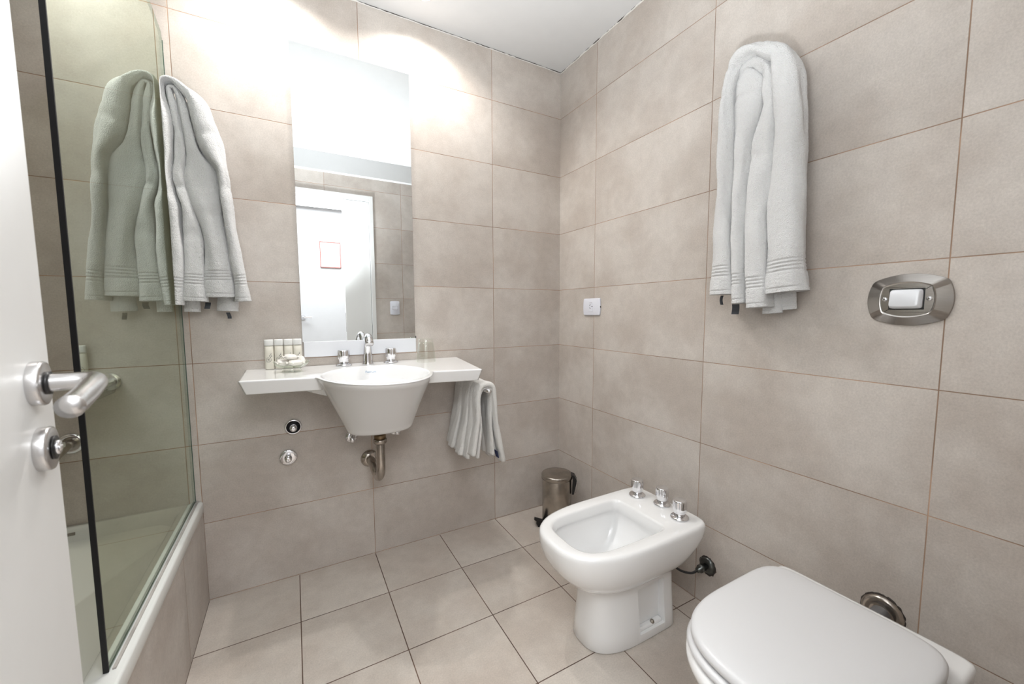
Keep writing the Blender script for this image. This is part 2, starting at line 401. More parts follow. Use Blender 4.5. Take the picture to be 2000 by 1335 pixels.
# shelf slab: outline loop (top), mirrored to the underside with slanted faces
def outline(inset, z, sh=0.):
    pts = []
    xs0, xs1 = -1.4525+inset, -.6005-inset
    N = 150
    pts.append(Vector((xs0, -.0012, z))); 
    fx0, fx1 = -1.4465+inset*.9, -.6225-inset*.6
    for i in range(N+1):
        x = fx0+(fx1-fx0)*i/N
        pts.append(Vector((x, plan_front(x, sh)+inset, z)))
    pts.append(Vector((xs1, -.0012, z)))
    return pts
def lift(ring): return [Vector((p.x, p.y, p.z+sz(p.x, p.y))) for p in ring]
rings = [lift(outline(.022, -.050, .11)), lift(outline(.0175, -.0485, .11)), lift(outline(.0155, -.0455, .11)), lift(outline(.002, -.009, .012)), lift(outline(.0, -.0045)), lift(outline(.0015, -.0012)), lift(outline(.006, 0)),]
bm = BM(); add_rings(bm, rings, True, False)
# top surface between the outline and the oval bowl opening, then the bowl
top_edge = [v for v in bm.verts][-len(rings[0]):]
OC = (-1.022, -.288)
def oval(a, b, z, n=156, cy=OC[1]):
    return [Vector((OC[0]-a*math.cos(t), cy-b*math.sin(t), 0)) for t in [2*PI*i/n for i in range(n)]]
n = 156
prof_in = [(.190, .197, 0), (.187, .194, -.0012), (.184, .191, -.004), (.180, .187, -.010), (.163, .163, -.040), (.132, .118, -.085), (.095, .080, -.125), (.055, .048, -.150), (.022, .022, -.156)]
loops = []
for a, b, dz in prof_in:
    ring = []
    for p in oval(a, b, 0, cy=OC[1]+(.0 if dz > -.02 else min(.065, (-dz-.02)*.75))): ring.append(bm.verts.new((p.x, p.y, sz(p.x, p.y)*1+dz if dz > -.05 else sz(OC[0], OC[1])+dz)))
    loops.append(ring)
for a, b in zip(loops, loops[1:]):
    for i in range(n): bm.faces.new((a[i], a[(i+1) % n], b[(i+1) % n], b[i]))
bm.faces.new(loops[-1])
# bridge outer edge loop and oval (triangulated fill)
e1 = [bm.edges.get((top_edge[i], top_edge[(i+1) % len(top_edge)])) for i in range(len(top_edge))]
e2 = [bm.edges.get((loops[0][i], loops[0][(i+1) % n])) for i in range(n)]
bmesh.ops.triangle_fill(bm, edges=[e for e in e1+e2 if e], use_beauty=True, use_dissolve=False)
o = obj('basin_shelf', bm, M_cer, basin)
m = o.modifiers.new('wn', 'WEIGHTED_NORMAL'); m.weight = 90
# outer bowl below the shelf: from the bulging front edge down to a flat oval foot
def bowl_ring(f, z, gz=0.):
    """f 0 at the rim, 1 at the foot"""
    out = []; N = 120; g_ = f
    a = .2045+(.124-.2045)*g_; b = .262+(.094-.262)*g_; cy = -.2445+(-.172+.2445)*g_; cx = -1.022+.026*g_
    for i in range(N):
        t = 2*PI*i/N; cs, sn = math.cos(t), math.sin(t)
        out.append(Vector((cx-math.copysign(abs(cs)**(2/2.15), cs)*a, min(-.003, cy-sn*b), z)))
    return out
bm = BM(); rg = []; zb = .622
rg.append([Vector((p.x, p.y, sz(p.x, p.y)-.005)) for p in bowl_ring(0, 0)])
for k in range(16):
    f = k/15
    ff = f**.93
    rg.append([Vector((p.x, p.y, (sz(p.x, p.y)-.014)*(1-f)+(zb+.012)*f)) for p in bowl_ring(.02+ff*.94, 0)])
rg.append(bowl_ring(.985, zb+.004)); rg.append(bowl_ring(1.03, zb-.003)); rg.append(bowl_ring(1.11, zb-.0075)); rg.append(bowl_ring(1.3, zb-.0095))
add_rings(bm, rg, False, True); obj('bowl_underside', bm, M_cer, basin)
# ribs under the left wing and the spigot collar
bm = BM(); add_rings(bm, [[Vector((-1.33, -.002, .822)), Vector((-1.33, -.12, .822)), Vector((-1.32, -.12, .815)), Vector((-1.32, -.002, .812))],
                          [Vector((-1.25, -.002, .822)), Vector((-1.25, -.20, .822)), Vector((-1.235, -.19, .792)), Vector((-1.235, -.002, .786))],
                          [Vector((-1.12, -.002, .822)), Vector((-1.12, -.22, .822)), Vector((-1.10, -.20, .745)), Vector((-1.10, -.002, .735))]])
obj('under_rib', bm, M_cer, basin, False)
bm = BM(); add_lathe(bm, (-1.0, -.17, .618), (0, 0, -1), [(.046, -.01), (.045, .006), (.041, .013), (.0001, .0132)], 40); obj('spigot_collar', bm, M_cer, basin)
# maker's mark
cu = bpy.data.curves.new('mark', 'FONT'); cu.body = 'Ferrum'; cu.size = .014; cu.extrude = .0002; cu.align_x = 'CENTER'
tmp = bpy.data.objects.new('tmp', cu); COL.objects.link(tmp); bpy.context.view_layer.update()
me = bpy.data.meshes.new_from_object(tmp); bpy.data.objects.remove(tmp)
mk = bpy.data.objects.new('maker_mark', me); COL.objects.link(mk); me.materials.clear(); me.materials.append(M_logo)
# lies on the inner back slope of the bowl
def on_slope(x, y, z): return Matrix.Translation((x, y, z)) @ Matrix.Rotation(math.radians(33), 4, 'Z') @ Matrix.Rotation(math.radians(-62), 4, 'X')
me.transform(Matrix.Translation((-1.018, -.1175, .8395)) @ Matrix.Rotation(math.radians(58), 4, 'X'))
mk.parent = basin; mk.matrix_parent_inverse = Matrix.Translation(-wloc(basin))

# ---------------------------------------------------------------- faucet
def tap_knob(base, ax, s, parent, nm='tap_handle', flute=True):
    b = Vector(base); bm = BM()
    add_lathe(bm, b, ax, [(.0265*s, 0), (.028*s, .0015*s), (.028*s, .004*s), (.0245*s, .0072*s), (.016*s, .0085*s), (.0145*s, .0095*s)], 44)
    e = obj('rosette', bm, M_chrome, None)
    a, u_, v_ = frame(ax); N = 72; rings = []
    for r, h, fl in ((.0165, .0095, 0), (.0168, .018, 0), (.0180, .022, .3), (.0212, .030, 1), (.0215, .036, 1), (.0215, .054, 1), (.0210, .0575, .8), (.0195, .0592, .3), (.017, .0598, 0), (.0001, .0600, 0)):
        rings.append([b+a*(h*s)+(u_*math.cos(2*PI*i/N)+v_*math.sin(2*PI*i/N))*s*r*(1-(.075*fl*max(0, math.cos(6*2*PI*i/N))**2 if flute else 0)) for i in range(N)])
    bm = BM(); add_rings(bm, rings); k = obj(nm, bm, M_chrome, parent)
    e.parent = k; e.matrix_parent_inverse = Matrix.Translation(-wloc(parent)) ; e.matrix_parent_inverse = k.matrix_parent_inverse.inverted() @ Matrix.Identity(4) if False else Matrix.Identity(4)
    return k
fau = thing('basin_faucet', (-1.018, -.052, sz(-1.018, -.052)), 'three-piece chrome faucet on the back ledge of the washbasin', 'faucet')
for x in (-1.1115, -.924): tap_knob((x, -.05, sz(x, -.05)), (0, 0, 1), 1.08, fau)
bm = BM(); zb_ = sz(-1.018, -.05)
sp = spline([(-1.0185, -.050, zb_), (-1.0185, -.050, zb_+.02), (-1.0185, -.052, zb_+.055), (-1.019, -.060, zb_+.088), (-1.02, -.078, zb_+.110), (-1.0215, -.102, zb_+.117), (-1.023, -.124, zb_+.108), (-1.0235, -.134, zb_+.094)], 40)
rad = [(.0225 if i < 2 else .0215-.0075*min(1, i/20)+.0030*max(0, (i-26)/14)) for i in range(40)]
add_tube(bm, sp, rad, 32); obj('spout', bm, M_chrome, fau)
bm = BM(); add_lathe(bm, sp[-1], (sp[-1]-sp[-3]), [(.0170, -.002), (.0172, .004), (.0150, .0075), (.0001, .0076)], 28); obj('aerator', bm, M_satin, fau)

# ---------------------------------------------------------------- drain trap and valves below
tr = thing('drain_trap', (-1.0, -.15, .45), 'chrome waste pipe curving from the basin foot into the wall', 'drain pipe')
bm = BM(); add_lathe(bm, (-1.0, -.17, .606), (0, 0, -1), [(.030, 0), (.031, .003), (.024, .006), (.0001, .007)], 36); obj('rubber_gasket', bm, M_black, tr)
bm = BM(); add_lathe(bm, (-1.0, -.17, .600), (0, 0, -1), [(.0225, 0), (.0225, .026)], 32); obj('brass_tail', bm, M_brass, tr)
bm = BM(); add_lathe(bm, (-1.0, -.17, .576), (0, 0, -1), [(.0255, 0), (.0265, .003), (.0265, .013), (.0215, .019), (.0185, .021)], 36); obj('slip_nut', bm, M_rust, tr)
bm = BM(); pts = [(-1.0, -.17, .56), (-1.0, -.17, .50), (-1.0, -.168, .455), (-1.001, -.158, .425), (-1.004, -.138, .408), (-1.007, -.112, .409), (-1.011, -.088, .424), (-1.014, -.06, .438), (-1.017, -.03, .443), (-1.017, -.004, .444)]
add_tube(bm, spline(pts, 60), .0175, 28); obj('bent_pipe', bm, M_rust, tr)
bm = BM(); add_lathe(bm, (-1.017, 0, .444), (0, -1, 0), [(.0375, 0), (.0375, .003), (.033, .010), (.024, .016), (.0195, .018)], 44); obj('wall_flange', bm, M_rust, tr)
def angle_valve(loc, label, out, big=1.):
    t = thing('shutoff_valve', loc, label, 'valve'); l = Vector(loc)
    bm = BM(); add_lathe(bm, l, (0, -1, 0), [(.0255*big, 0), (.0255*big, .003), (.022*big, .008), (.014*big, .011)], 36); obj('flange', bm, M_chrome, t)
    bm = BM(); add_lathe(bm, l+Vector((0, -.008, 0)), (0, -1, 0), [(.009, 0), (.009, .03), (.0115, .031), (.0115, .045), (.010, .048), (.0001, .0485)], 28); obj('valve_stem', bm, M_chrome, t)
    bm = BM(); add_tube(bm, spline([l+Vector((0, -.030, 0)), l+Vector((0, -.032, .03)), l+Vector((0, -.032, .058))], 16), .0065, 12); obj('supply_hose', bm, M_satin, t)
angle_valve((-1.089, 0, .552), 'small chrome angle valve under the basin, left of the drain pipe', 1)
angle_valve((-.905, 0, .556), 'small chrome angle valve half hidden under the basin, right of the drain pipe', -1)
def stop_tap(loc, cup, label):
    t = thing('stop_tap', loc, label, 'stop tap', None); l = Vector(loc)
    bm = BM()
    if cup:
        add_lathe(bm, l, (0, -1, 0), [(.031, 0), (.0315, .004), (.030, .010), (.0275, .012), (.0245, .0115), (.0235, .006), (.0235, .001)], 48); obj('flange', bm, M_chrome, t)
        bm = BM(); add_lathe(bm, l, (0, -1, 0), [(.0234, .0004), (.0234, .002), (.0001, .002)], 40); obj('dark_recess', bm, M_flat, t)
    else:
        add_lathe(bm, l, (0, -1, 0), [(.032, 0), (.0325, .003), (.031, .008), (.0275, .011), (.018, .0095), (.011, .011)], 48); obj('flange', bm, M_chrome, t)
    bm = BM(); add_lathe(bm, l+Vector((0, -.0015, 0)), (0, -1, 0), [(.0095, 0), (.0095, .012), (.0125, .013), (.0130, .019), (.0105, .021), (.0115, .024), (.0122, .036), (.0105, .040), (.0035, .042), (.0001, .040)], 32); obj('spindle', bm, M_chrome, t)
stop_tap((-1.303, 0, .628), True, 'upper chrome stop tap under the left wing, with a dark cupped flange')
stop_tap((-1.3255, 0, .507), False, 'lower chrome stop tap under the left wing, with a bright domed flange')

# ---------------------------------------------------------------- bottles, dish, tumbler
bl = ['first from the left, at the end of the row', 'second from the left', 'third from the left, behind the dish', 'last on the right, behind the dish']
def bottle(x, i):
    y = -.027; z0 = sz(x, y)+.0006
    t = thing('toiletry_bottle', (x, y, z0), 'small milky bottle with clear cap, ' + bl[i], 'toiletry bottle', 'row of toiletry bottles on the washbasin')
    bm = BM(); rg = []
    for a, b, h in ((.0140, .009, 0), (.0150, .0105, .002), (.0152, .011, .03), (.0152, .0105, .070), (.0148, .0075, .086), (.0146, .0045, .090)): rg.append(sup((x, y, z0+h), a, b, 2.6, 32))
    add_rings(bm, rg); obj('bottle_body', bm, M_bottle, t)
    bm = BM(); rg = [sup((x, y, z0+h), a, b, 3.2, 32) for a, b, h in ((.0150, .0075, .0905), (.0152, .0080, .093), (.0152, .0080, .110), (.0145, .0072, .1135))]
    add_rings(bm, rg); obj('clear_cap', bm, M_cap, t)
    # printed sprig: stem strokes and little leaves
    bm = BM(); yf = y-.0114
    def stroke(pts, r=.0004): add_tube(bm, spline([(x+a, yf, z0+b) for a, b in pts], 10), r, 5)
    stroke([(-.008, .030), (-.010, .036), (-.007, .044), (-.001, .046)]); stroke([(-.008, .030), (-.001, .028), (.005, .033), (.007, .040)]); stroke([(-.004, .036), (.001, .041), (.006, .050)]); stroke([(-.006, .040), (-.001, .034), (.002, .031)])
    for a, b, s in ((.001, .052, 1), (.005, .056, 1), (.003, .047, .8), (.008, .051, 1.), (.006, .0605, .7), (-.003, .040, .6)):
        c = Vector((x+a, yf-.0001, z0+b)); add_rings(bm, [[c+Vector((math.cos(q)*.0011*s, dy, math.sin(q)*.0021*s)) for q in [2*PI*k/10 for k in range(10)]] for dy in (-.0002, .0002)])
    obj('sprig_print', bm, M_ink, t, False)
for i, x in enumerate((-1.3665, -1.3345, -1.3025, -1.2715)): bottle(x-.0035, i)

dx, dy = -1.297, -.125; z0 = sz(dx, dy)+.0005
t = thing('soap_dish', (dx, dy, z0), 'small clear glass dish on a foot, left wing of the washbasin', 'dish')
bm = BM(); add_lathe(bm, (dx, dy, z0), (0, 0, 1), [(.033, 0), (.034, .0015), (.030, .007), (.026, .012), (.030, .015), (.044, .019), (.055, .028), (.060, .038), (.0585, .0385), (.053, .030), (.043, .0225), (.028, .018), (.0001, .0172)], 56)
obj('glass_bowl', bm, M_clear, t)
random.seed(9)
sl = ['leaning to the left in the glass dish', 'in the middle of the glass dish', 'standing up at the right of the glass dish', 'on top of the pile in the glass dish', 'at the front of the glass dish']
for i, (ax_, ay_, az_, rx_, rz_, a_, b_, c_) in enumerate(((-.026, .004, .034, .35, .4, .024, .017, .010), (.002, .012, .036, .75, -.3, .024, .018, .010), (.030, .000, .038, .5, -.9, .023, .016, .009), (-.002, .000, .054, .25, .2, .022, .016, .009), (.012, -.024, .034, .3, .1, .023, .014, .009))):
    mm = Matrix.Translation((dx+ax_, dy+ay_, z0+az_)) @ Matrix.Rotation(rz_, 4, 'Y') @ Matrix.Rotation(rx_, 4, 'X') @ Matrix.Rotation(rz_*2, 4, 'Z')
    bm = BM(); bmesh.ops.create_icosphere(bm, subdivisions=4, radius=1)
    for v in bm.verts:
        p = v.co.copy(); q = Vector([math.copysign(abs(c)**.8, c) for c in p]); k = 1+.10*noise.noise(p*3.1+Vector((i*5, 0, 0)))+.05*noise.noise(p*9+Vector((i, 2, 0)))
        v.co = Vector((q.x*a_*k, q.y*b_*k, q.z*c_*k))
    # twisted wrapper fin
    for sgn in (-1, 1):
        base = Vector((sgn*a_*.95, 0, 0)); rg = []
        for k in range(5):
            rg.append([base+Vector((sgn*k*.0022, math.cos(q)*(.003+.0021*k)*(1+.3*math.sin(3*q)), math.sin(q)*(.0012+.0004*k))) for q in [2*PI*j/14 for j in range(14)]])
        add_rings(bm, rg)
    bm.transform(mm); s = obj('wrapped_soap', bm, M_soap, None, loc=(dx+ax_, dy+ay_, z0+az_)); tag(s, 'small wrapped soap ' + sl[i], 'soap', 'wrapped soaps in the glass dish')

tx, ty = -.778, -.082; z0 = sz(tx, ty)+.0004
bm = BM(); add_lathe(bm, (tx, ty, z0), (0, 0, 1), [(.0415, 0), (.0418, .0006), (.0385, .035), (.0345, .070), (.0325, .082), (.0312, .0985), (.0302, .1000), (.0001, .1000)], 56, False, True)
add_lathe(bm, (tx, ty, z0), (0, 0, 1), [(.0400, .0), (.0370, .035), (.0330, .070), (.0300, .0835), (.024, .0855), (.0001, .0845)], 56, False, True)
tag(obj('drinking_glass', bm, M_clear, None, loc=(tx, ty, z0)), 'clear drinking glass turned upside down on the washbasin', 'glass')

# ================================================================== TOWELS
CREASE = {1.3: ((.405, .10, .006), (.455, .16, .007), (.515, .14, .006), (.60, .06, .01)), 5.1: ((.42, .12, .008), (.47, .16, .007), (.53, .18, .007), (.60, .10, .009), (.70, .08, .012)),
          11.3: ((.10, .06, .02), (.25, .12, .02), (.62, .12, .016), (.74, .10, .02)), 15.1: ((.16, .10, .02), (.27, .20, .012), (.40, .14, .012), (.66, .12, .014), (.80, .10, .02))}
def band(bm, pts, wdt_map, thick, hem=True, seed=0, rings=460, both=True, ns=44, n_exp=2.25, wr=.0085, rid=(.058, .068, .078, .088), ridamp=.13):
    """one folded strip of towel swept along pts=[(s,z,width)]; wdt_map((s,z,d)) -> world"""
    P0 = spline([(a, b, c) for a, b, c in pts], 2400); c0 = [0]; out = []
    for a, b in zip(P0, P0[1:]): c0.append(c0[-1]+math.hypot(a[0]-b[0], a[1]-b[1]))
    want = [0]; T0 = c0[-1]                      # finer rings near the hems
    while want[-1] < T0: want.append(want[-1]+(.0013 if want[-1] < .11 or (both and want[-1] > T0-.11) else .0042))
    P = []; j = 0
    for q in want:
        while j < len(c0)-1 and c0[j] < q: j += 1
        P.append(P0[j])
    rings = len(P)
    cum = [0]
    for a, b in zip(P, P[1:]): cum.append(cum[-1]+math.hypot(a[0]-b[0], a[1]-b[1]))
    T = cum[-1]
    for i, p in enumerate(P):
        q0, q1 = P[max(i-1, 0)], P[min(i+1, rings-1)]; tx_, tz_ = q1[0]-q0[0], q1[1]-q0[1]; l = math.hypot(tx_, tz_) or 1
        nx, nz = -tz_/l, tx_/l
        fe = min(cum[i], T-cum[i]) if both else cum[i]
        th = thick(cum[i]/T) if callable(thick) else thick
        depth, tt = th
        k = 1.0; fl = 1+.05*max(0, min(1, (.056-fe)/.02))
        cr = sum(am*math.exp(-((cum[i]/T-fc)*T/wd)**2) for fc, am, wd in CREASE.get(seed, ()))
        if hem:
            for r_ in rid: k -= ridamp*math.exp(-((fe-r_)/.0024)**2)
            k -= .10*math.exp(-((fe-.012)/.0016)**2)
        ring = []
        for j in range(ns):
            a = 2*PI*j/ns; cs, sn = math.cos(a), math.sin(a)
            u_ = math.copysign(abs(cs)**(2/n_exp), cs)*p[2]/2*(1-.03*(1-k))*fl*(1-cr*.5); v_ = math.copysign(abs(sn)**(2/n_exp), sn)*tt/2*(1 if k == 1 else 1-(1-k)*.9)*(1-cr)
            w_ = noise.noise(Vector((p[0]*7+cs*.8+seed, p[1]*5+seed, sn*1.2)))*wr + noise.noise(Vector((p[0]*24+cs*1.5+seed, p[1]*13+seed, sn*1.5)))*wr*.45+ noise.noise(Vector((u_*190+seed*3, p[1]*170, v_*190)))*.0011
            u_ += w_*cs; v_ += w_*(1 if sn >= 0 else -.4)*abs(sn)
            ring.append((p[0]+nx*u_, p[1]+nz*u_, depth+v_))
        out.append(ring)
    def cap(ring, zs):
        c = [sum(q[i] for q in ring)/len(ring) for i in range(3)]
        return [[(c[0]+(q[0]-c[0])*f, q[1]+dz, c[2]+(q[2]-c[2])*f) for q in ring] for f, dz in zs]
    first = cap(out[0], ((.3, .030), (.62, .026), (.82, .004))); out = first+out
    if both: out = out+cap(out[-1], ((.82, .004), (.62, .026), (.3, .030)))
    add_rings(bm, [[wdt_map(*q) for q in r] for r in out])
def curl(bm, c, w_, h_, nrm, mat_name=None): pass
RW = lambda s, z, d: Vector((-max(d, .0015), s, z)); LW = lambda s, z, d: Vector((s if s > -1.618 else max(-1.6235, -1.618+(s+1.618)*.25), -max(d, .0015), z))
RA = [(-1.0078, 1.1371, 0.0757), (-1.0075, 1.1778, 0.0723), (-1.0072, 1.2426, 0.0671), (-1.0072, 1.3068, 0.0624), (-1.0071, 1.3705, 0.0579), (-1.0072, 1.4336, 0.0536), (-1.0061, 1.4965, 0.0518), (-1.0038, 1.5594, 0.0526), (-1.0036, 1.6212, 0.0452), (-1.0038, 1.6671, 0.0389), (-1.0042, 1.705, 0.0343), (-1.0067, 1.7418, 0.0344), (-1.0133, 1.7762, 0.0314), (-1.0299, 1.8191, 0.0408), (-1.0511, 1.8326, 0.0498), (-1.0847, 1.832, 0.0381), (-1.1229, 1.8102, 0.0451), (-1.1517, 1.7872, 0.0488), (-1.1671, 1.7367, 0.0698), (-1.1743, 1.6999, 0.0676), (-1.177, 1.6654, 0.0686), (-1.1795, 1.6309, 0.0694), (-1.1816, 1.5965, 0.0697), (-1.1813, 1.5562, 0.077), (-1.1817, 1.5153, 0.0817), (-1.1832, 1.4603, 0.0847), (-1.1839, 1.4051, 0.0887), (-1.1848, 1.3494, 0.0939), (-1.1872, 1.2932, 0.096), (-1.1898, 1.2366, 0.0975), (-1.1937, 1.1797, 0.0994), (-1.197, 1.1369, 0.1016)]
RB = [(-1.066, 1.1081, 0.0486), (-1.0626, 1.1585, 0.0463), (-1.0592, 1.2213, 0.0452), (-1.0569, 1.2837, 0.0454), (-1.0551, 1.3457, 0.0467), (-1.0535, 1.4073, 0.0481), (-1.0538, 1.468, 0.0537), (-1.0544, 1.5205, 0.0599), (-1.0542, 1.558, 0.0633), (-1.0538, 1.5954, 0.068), (-1.0567, 1.6313, 0.08), (-1.0596, 1.6596, 0.0897), (-1.0631, 1.6874, 0.0998), (-1.0655, 1.7154, 0.1017), (-1.0659, 1.7369, 0.0987), (-1.053, 1.7911, 0.0558), (-1.0637, 1.8059, 0.0389), (-1.0861, 1.8024, 0.0346), (-1.1086, 1.7816, 0.0365), (-1.1228, 1.7563, 0.0356), (-1.1257, 1.7229, 0.0475), (-1.1272, 1.6946, 0.0475), (-1.128, 1.6665, 0.0486), (-1.1251, 1.6399, 0.0584), (-1.1223, 1.613, 0.0675), (-1.1164, 1.5799, 0.0707), (-1.1138, 1.538, 0.0719), (-1.1132, 1.4952, 0.0727), (-1.1107, 1.438, 0.0742), (-1.1089, 1.3652, 0.072), (-1.1104, 1.291, 0.0713), (-1.113, 1.216, 0.0706), (-1.1164, 1.1556, 0.0691), (-1.1205, 1.0949, 0.0661)]
RC = [(-1.168, 1.087, 0.066), (-1.160, 1.185, 0.066), (-1.148, 1.313, 0.073), (-1.13, 1.442, 0.075), (-1.107, 1.573, 0.078), (-1.095, 1.72, 0.07)]
RD = [(-1.143, 1.077, 0.050), (-1.134, 1.186, 0.05), (-1.122, 1.316, 0.05), (-1.106, 1.446, 0.051)]
def thA(d0, d1, t0, t1): return lambda f: (d0+(d1-d0)*math.sin(PI*f)**2, t0+(t1-t0)*math.sin(PI*f)**2)
def towel(name, label, maps, bands, loc, tags, hook, mat=M_terry):
    t = thing(name, loc, label, 'towel')
    bm = BM()
    for pts, th, sd, both in bands: band(bm, pts, maps, th, seed=sd, both=both)
    obj('terry_cloth', bm, mat, t)
    for (s, z, d, w_, h_, rz) in tags:
        bm = BM(); rg = []
        for k in range(5):
            f = k/4; rg.append([maps(s+w_*(a-.5)+.002*math.sin(f*3+rz), z-h_*f, d+.0008*b+.006*math.sin(f*2.4)*rz) for a, b in ((0, 0), (1, 0), (1, 1), (0, 1))])
        add_rings(bm, rg); obj('care_label', bm, M_tag, t, False)
    bm = BM(); s, z = hook
    add_tube(bm, [maps(s, z, -.0005), maps(s, z, .03), maps(s, z+.004, .06), maps(s, z+.016, .07)], .006, 14); add_lathe(bm, maps(s, z, 0), maps(0, 0, 1)-maps(0, 0, 0), [(.016, 0), (.016, .004), (.006, .008)], 24)
    hk = tag(obj('robe_hook', bm, M_chrome, None, loc=maps(s, z, 0)), 'chrome wall hook hidden inside the top of the ' + ('bath towel on the right wall' if maps is RW else 'towel beside the glass screen'), 'hook')
    return t
towel('bath_towel', 'long white bath towel hanging on the right wall left of the flush plate', RW,
      [(RA, thA(.072, .078, .078, .072), 1.3, True), (RB, thA(.072, .066, .074, .062), 5.1, True), (RC, (.030, .030), 8.2, False), (RD, (.042, .030), 3.3, False), ([(-1.10, 1.14, .16), (-1.10, 1.3, .17), (-1.095, 1.5, .16), (-1.09, 1.7, .14), (-1.085, 1.79, .10)], (.020, .032), 2.2, False)],
      (0, -1.09, 1.1), [(-.985, 1.135, .045, .010, .030, 1.), (-1.035, 1.106, .055, .024, .032, -1.)], (-1.085, 1.752))
LA = [(-1.6214, 1.1111, 0.038), (-1.6182, 1.1536, 0.0396), (-1.6143, 1.2045, 0.0416), (-1.6112, 1.2551, 0.0447), (-1.6094, 1.2971, 0.0456), (-1.6096, 1.3388, 0.0425), (-1.6094, 1.3803, 0.0401), (-1.6113, 1.4295, 0.0434), (-1.6179, 1.4696, 0.0346), (-1.6213, 1.5178, 0.028), (-1.6194, 1.5665, 0.0291), (-1.6182, 1.6149, 0.0375), (-1.6176, 1.6708, 0.0392), (-1.6182, 1.7182, 0.0358), (-1.6212, 1.7568, 0.0252), (-1.6219, 1.7848, 0.0209), (-1.6201, 1.8109, 0.0207), (-1.6133, 1.8229, 0.0163), (-1.6007, 1.8277, 0.0155), (-1.5843, 1.8218, 0.0197), (-1.5477, 1.7907, 0.0368), (-1.5308, 1.7592, 0.0564), (-1.5202, 1.7159, 0.0618), (-1.5112, 1.6766, 0.0651), (-1.5009, 1.6371, 0.0609), (-1.4896, 1.6057, 0.0482), (-1.4762, 1.5742, 0.0323), (-1.4716, 1.5409, 0.0346), (-1.4688, 1.5037, 0.0341), (-1.4652, 1.4559, 0.0364), (-1.4621, 1.3868, 0.0367), (-1.4571, 1.3171, 0.0349), (-1.4503, 1.2467, 0.0359), (-1.4441, 1.1933, 0.0392), (-1.4398, 1.1483, 0.0459), (-1.4384, 1.1248, 0.0511)]
LB = [(-1.5717, 1.1235, 0.0674), (-1.5691, 1.1719, 0.0633), (-1.5665, 1.2235, 0.0589), (-1.564, 1.2749, 0.0545), (-1.5638, 1.3259, 0.0552), (-1.5685, 1.3677, 0.0475), (-1.5737, 1.4091, 0.0365), (-1.5781, 1.4419, 0.03), (-1.5859, 1.4739, 0.0321), (-1.5916, 1.5142, 0.0344), (-1.5913, 1.5551, 0.0377), (-1.5874, 1.5883, 0.036), (-1.5852, 1.6211, 0.0349), (-1.5857, 1.6614, 0.0288), (-1.5893, 1.7008, 0.025), (-1.5939, 1.7396, 0.0234), (-1.5976, 1.7625, 0.0258), (-1.6044, 1.8047, 0.0149), (-1.5956, 1.8129, 0.0125), (-1.5862, 1.8094, 0.0151), (-1.5768, 1.7803, 0.0216), (-1.5699, 1.7452, 0.0281), (-1.5637, 1.7064, 0.0303), (-1.5573, 1.6672, 0.0324), (-1.5504, 1.6277, 0.0383), (-1.5427, 1.5962, 0.0587), (-1.5337, 1.5646, 0.0851), (-1.5325, 1.5315, 0.0958), (-1.5294, 1.4951, 0.094), (-1.5233, 1.4487, 0.0867), (-1.5139, 1.3816, 0.0727), (-1.5061, 1.3134, 0.0699), (-1.5034, 1.2439, 0.077), (-1.5014, 1.1913, 0.0825), (-1.5012, 1.1383, 0.085)]
LC = [(-1.59, 1.088, 0.043), (-1.586, 1.21, 0.043), (-1.582, 1.352, 0.043), (-1.579, 1.527, 0.043)]
LD = [(-1.488, 1.090, 0.062), (-1.485, 1.223, 0.062), (-1.493, 1.359, 0.07), (-1.506, 1.537, 0.071), (-1.528, 1.664, 0.064)]
towel('hand_towel', 'white towel gathered on a hook beside the glass screen', LW,
      [(LA, thA(.080, .086, .075, .060), 11.3, True), (LB, thA(.078, .070, .075, .050), 15.1, True), (LC, (.040, .030), 18.2, False), (LD, (.042, .035), 13.3, False), ([(-1.53, 1.14, .15), (-1.53, 1.3, .14), (-1.545, 1.5, .12), (-1.56, 1.7, .09), (-1.575, 1.78, .06)], (.024, .036), 22.2, False)],
      (-1.54, 0, 1.1), [(-1.545, 1.12, .05, .016, .022, 1.), (-1.487, 1.085, .045, .012, .022, -1.)], (-1.583, 1.765))

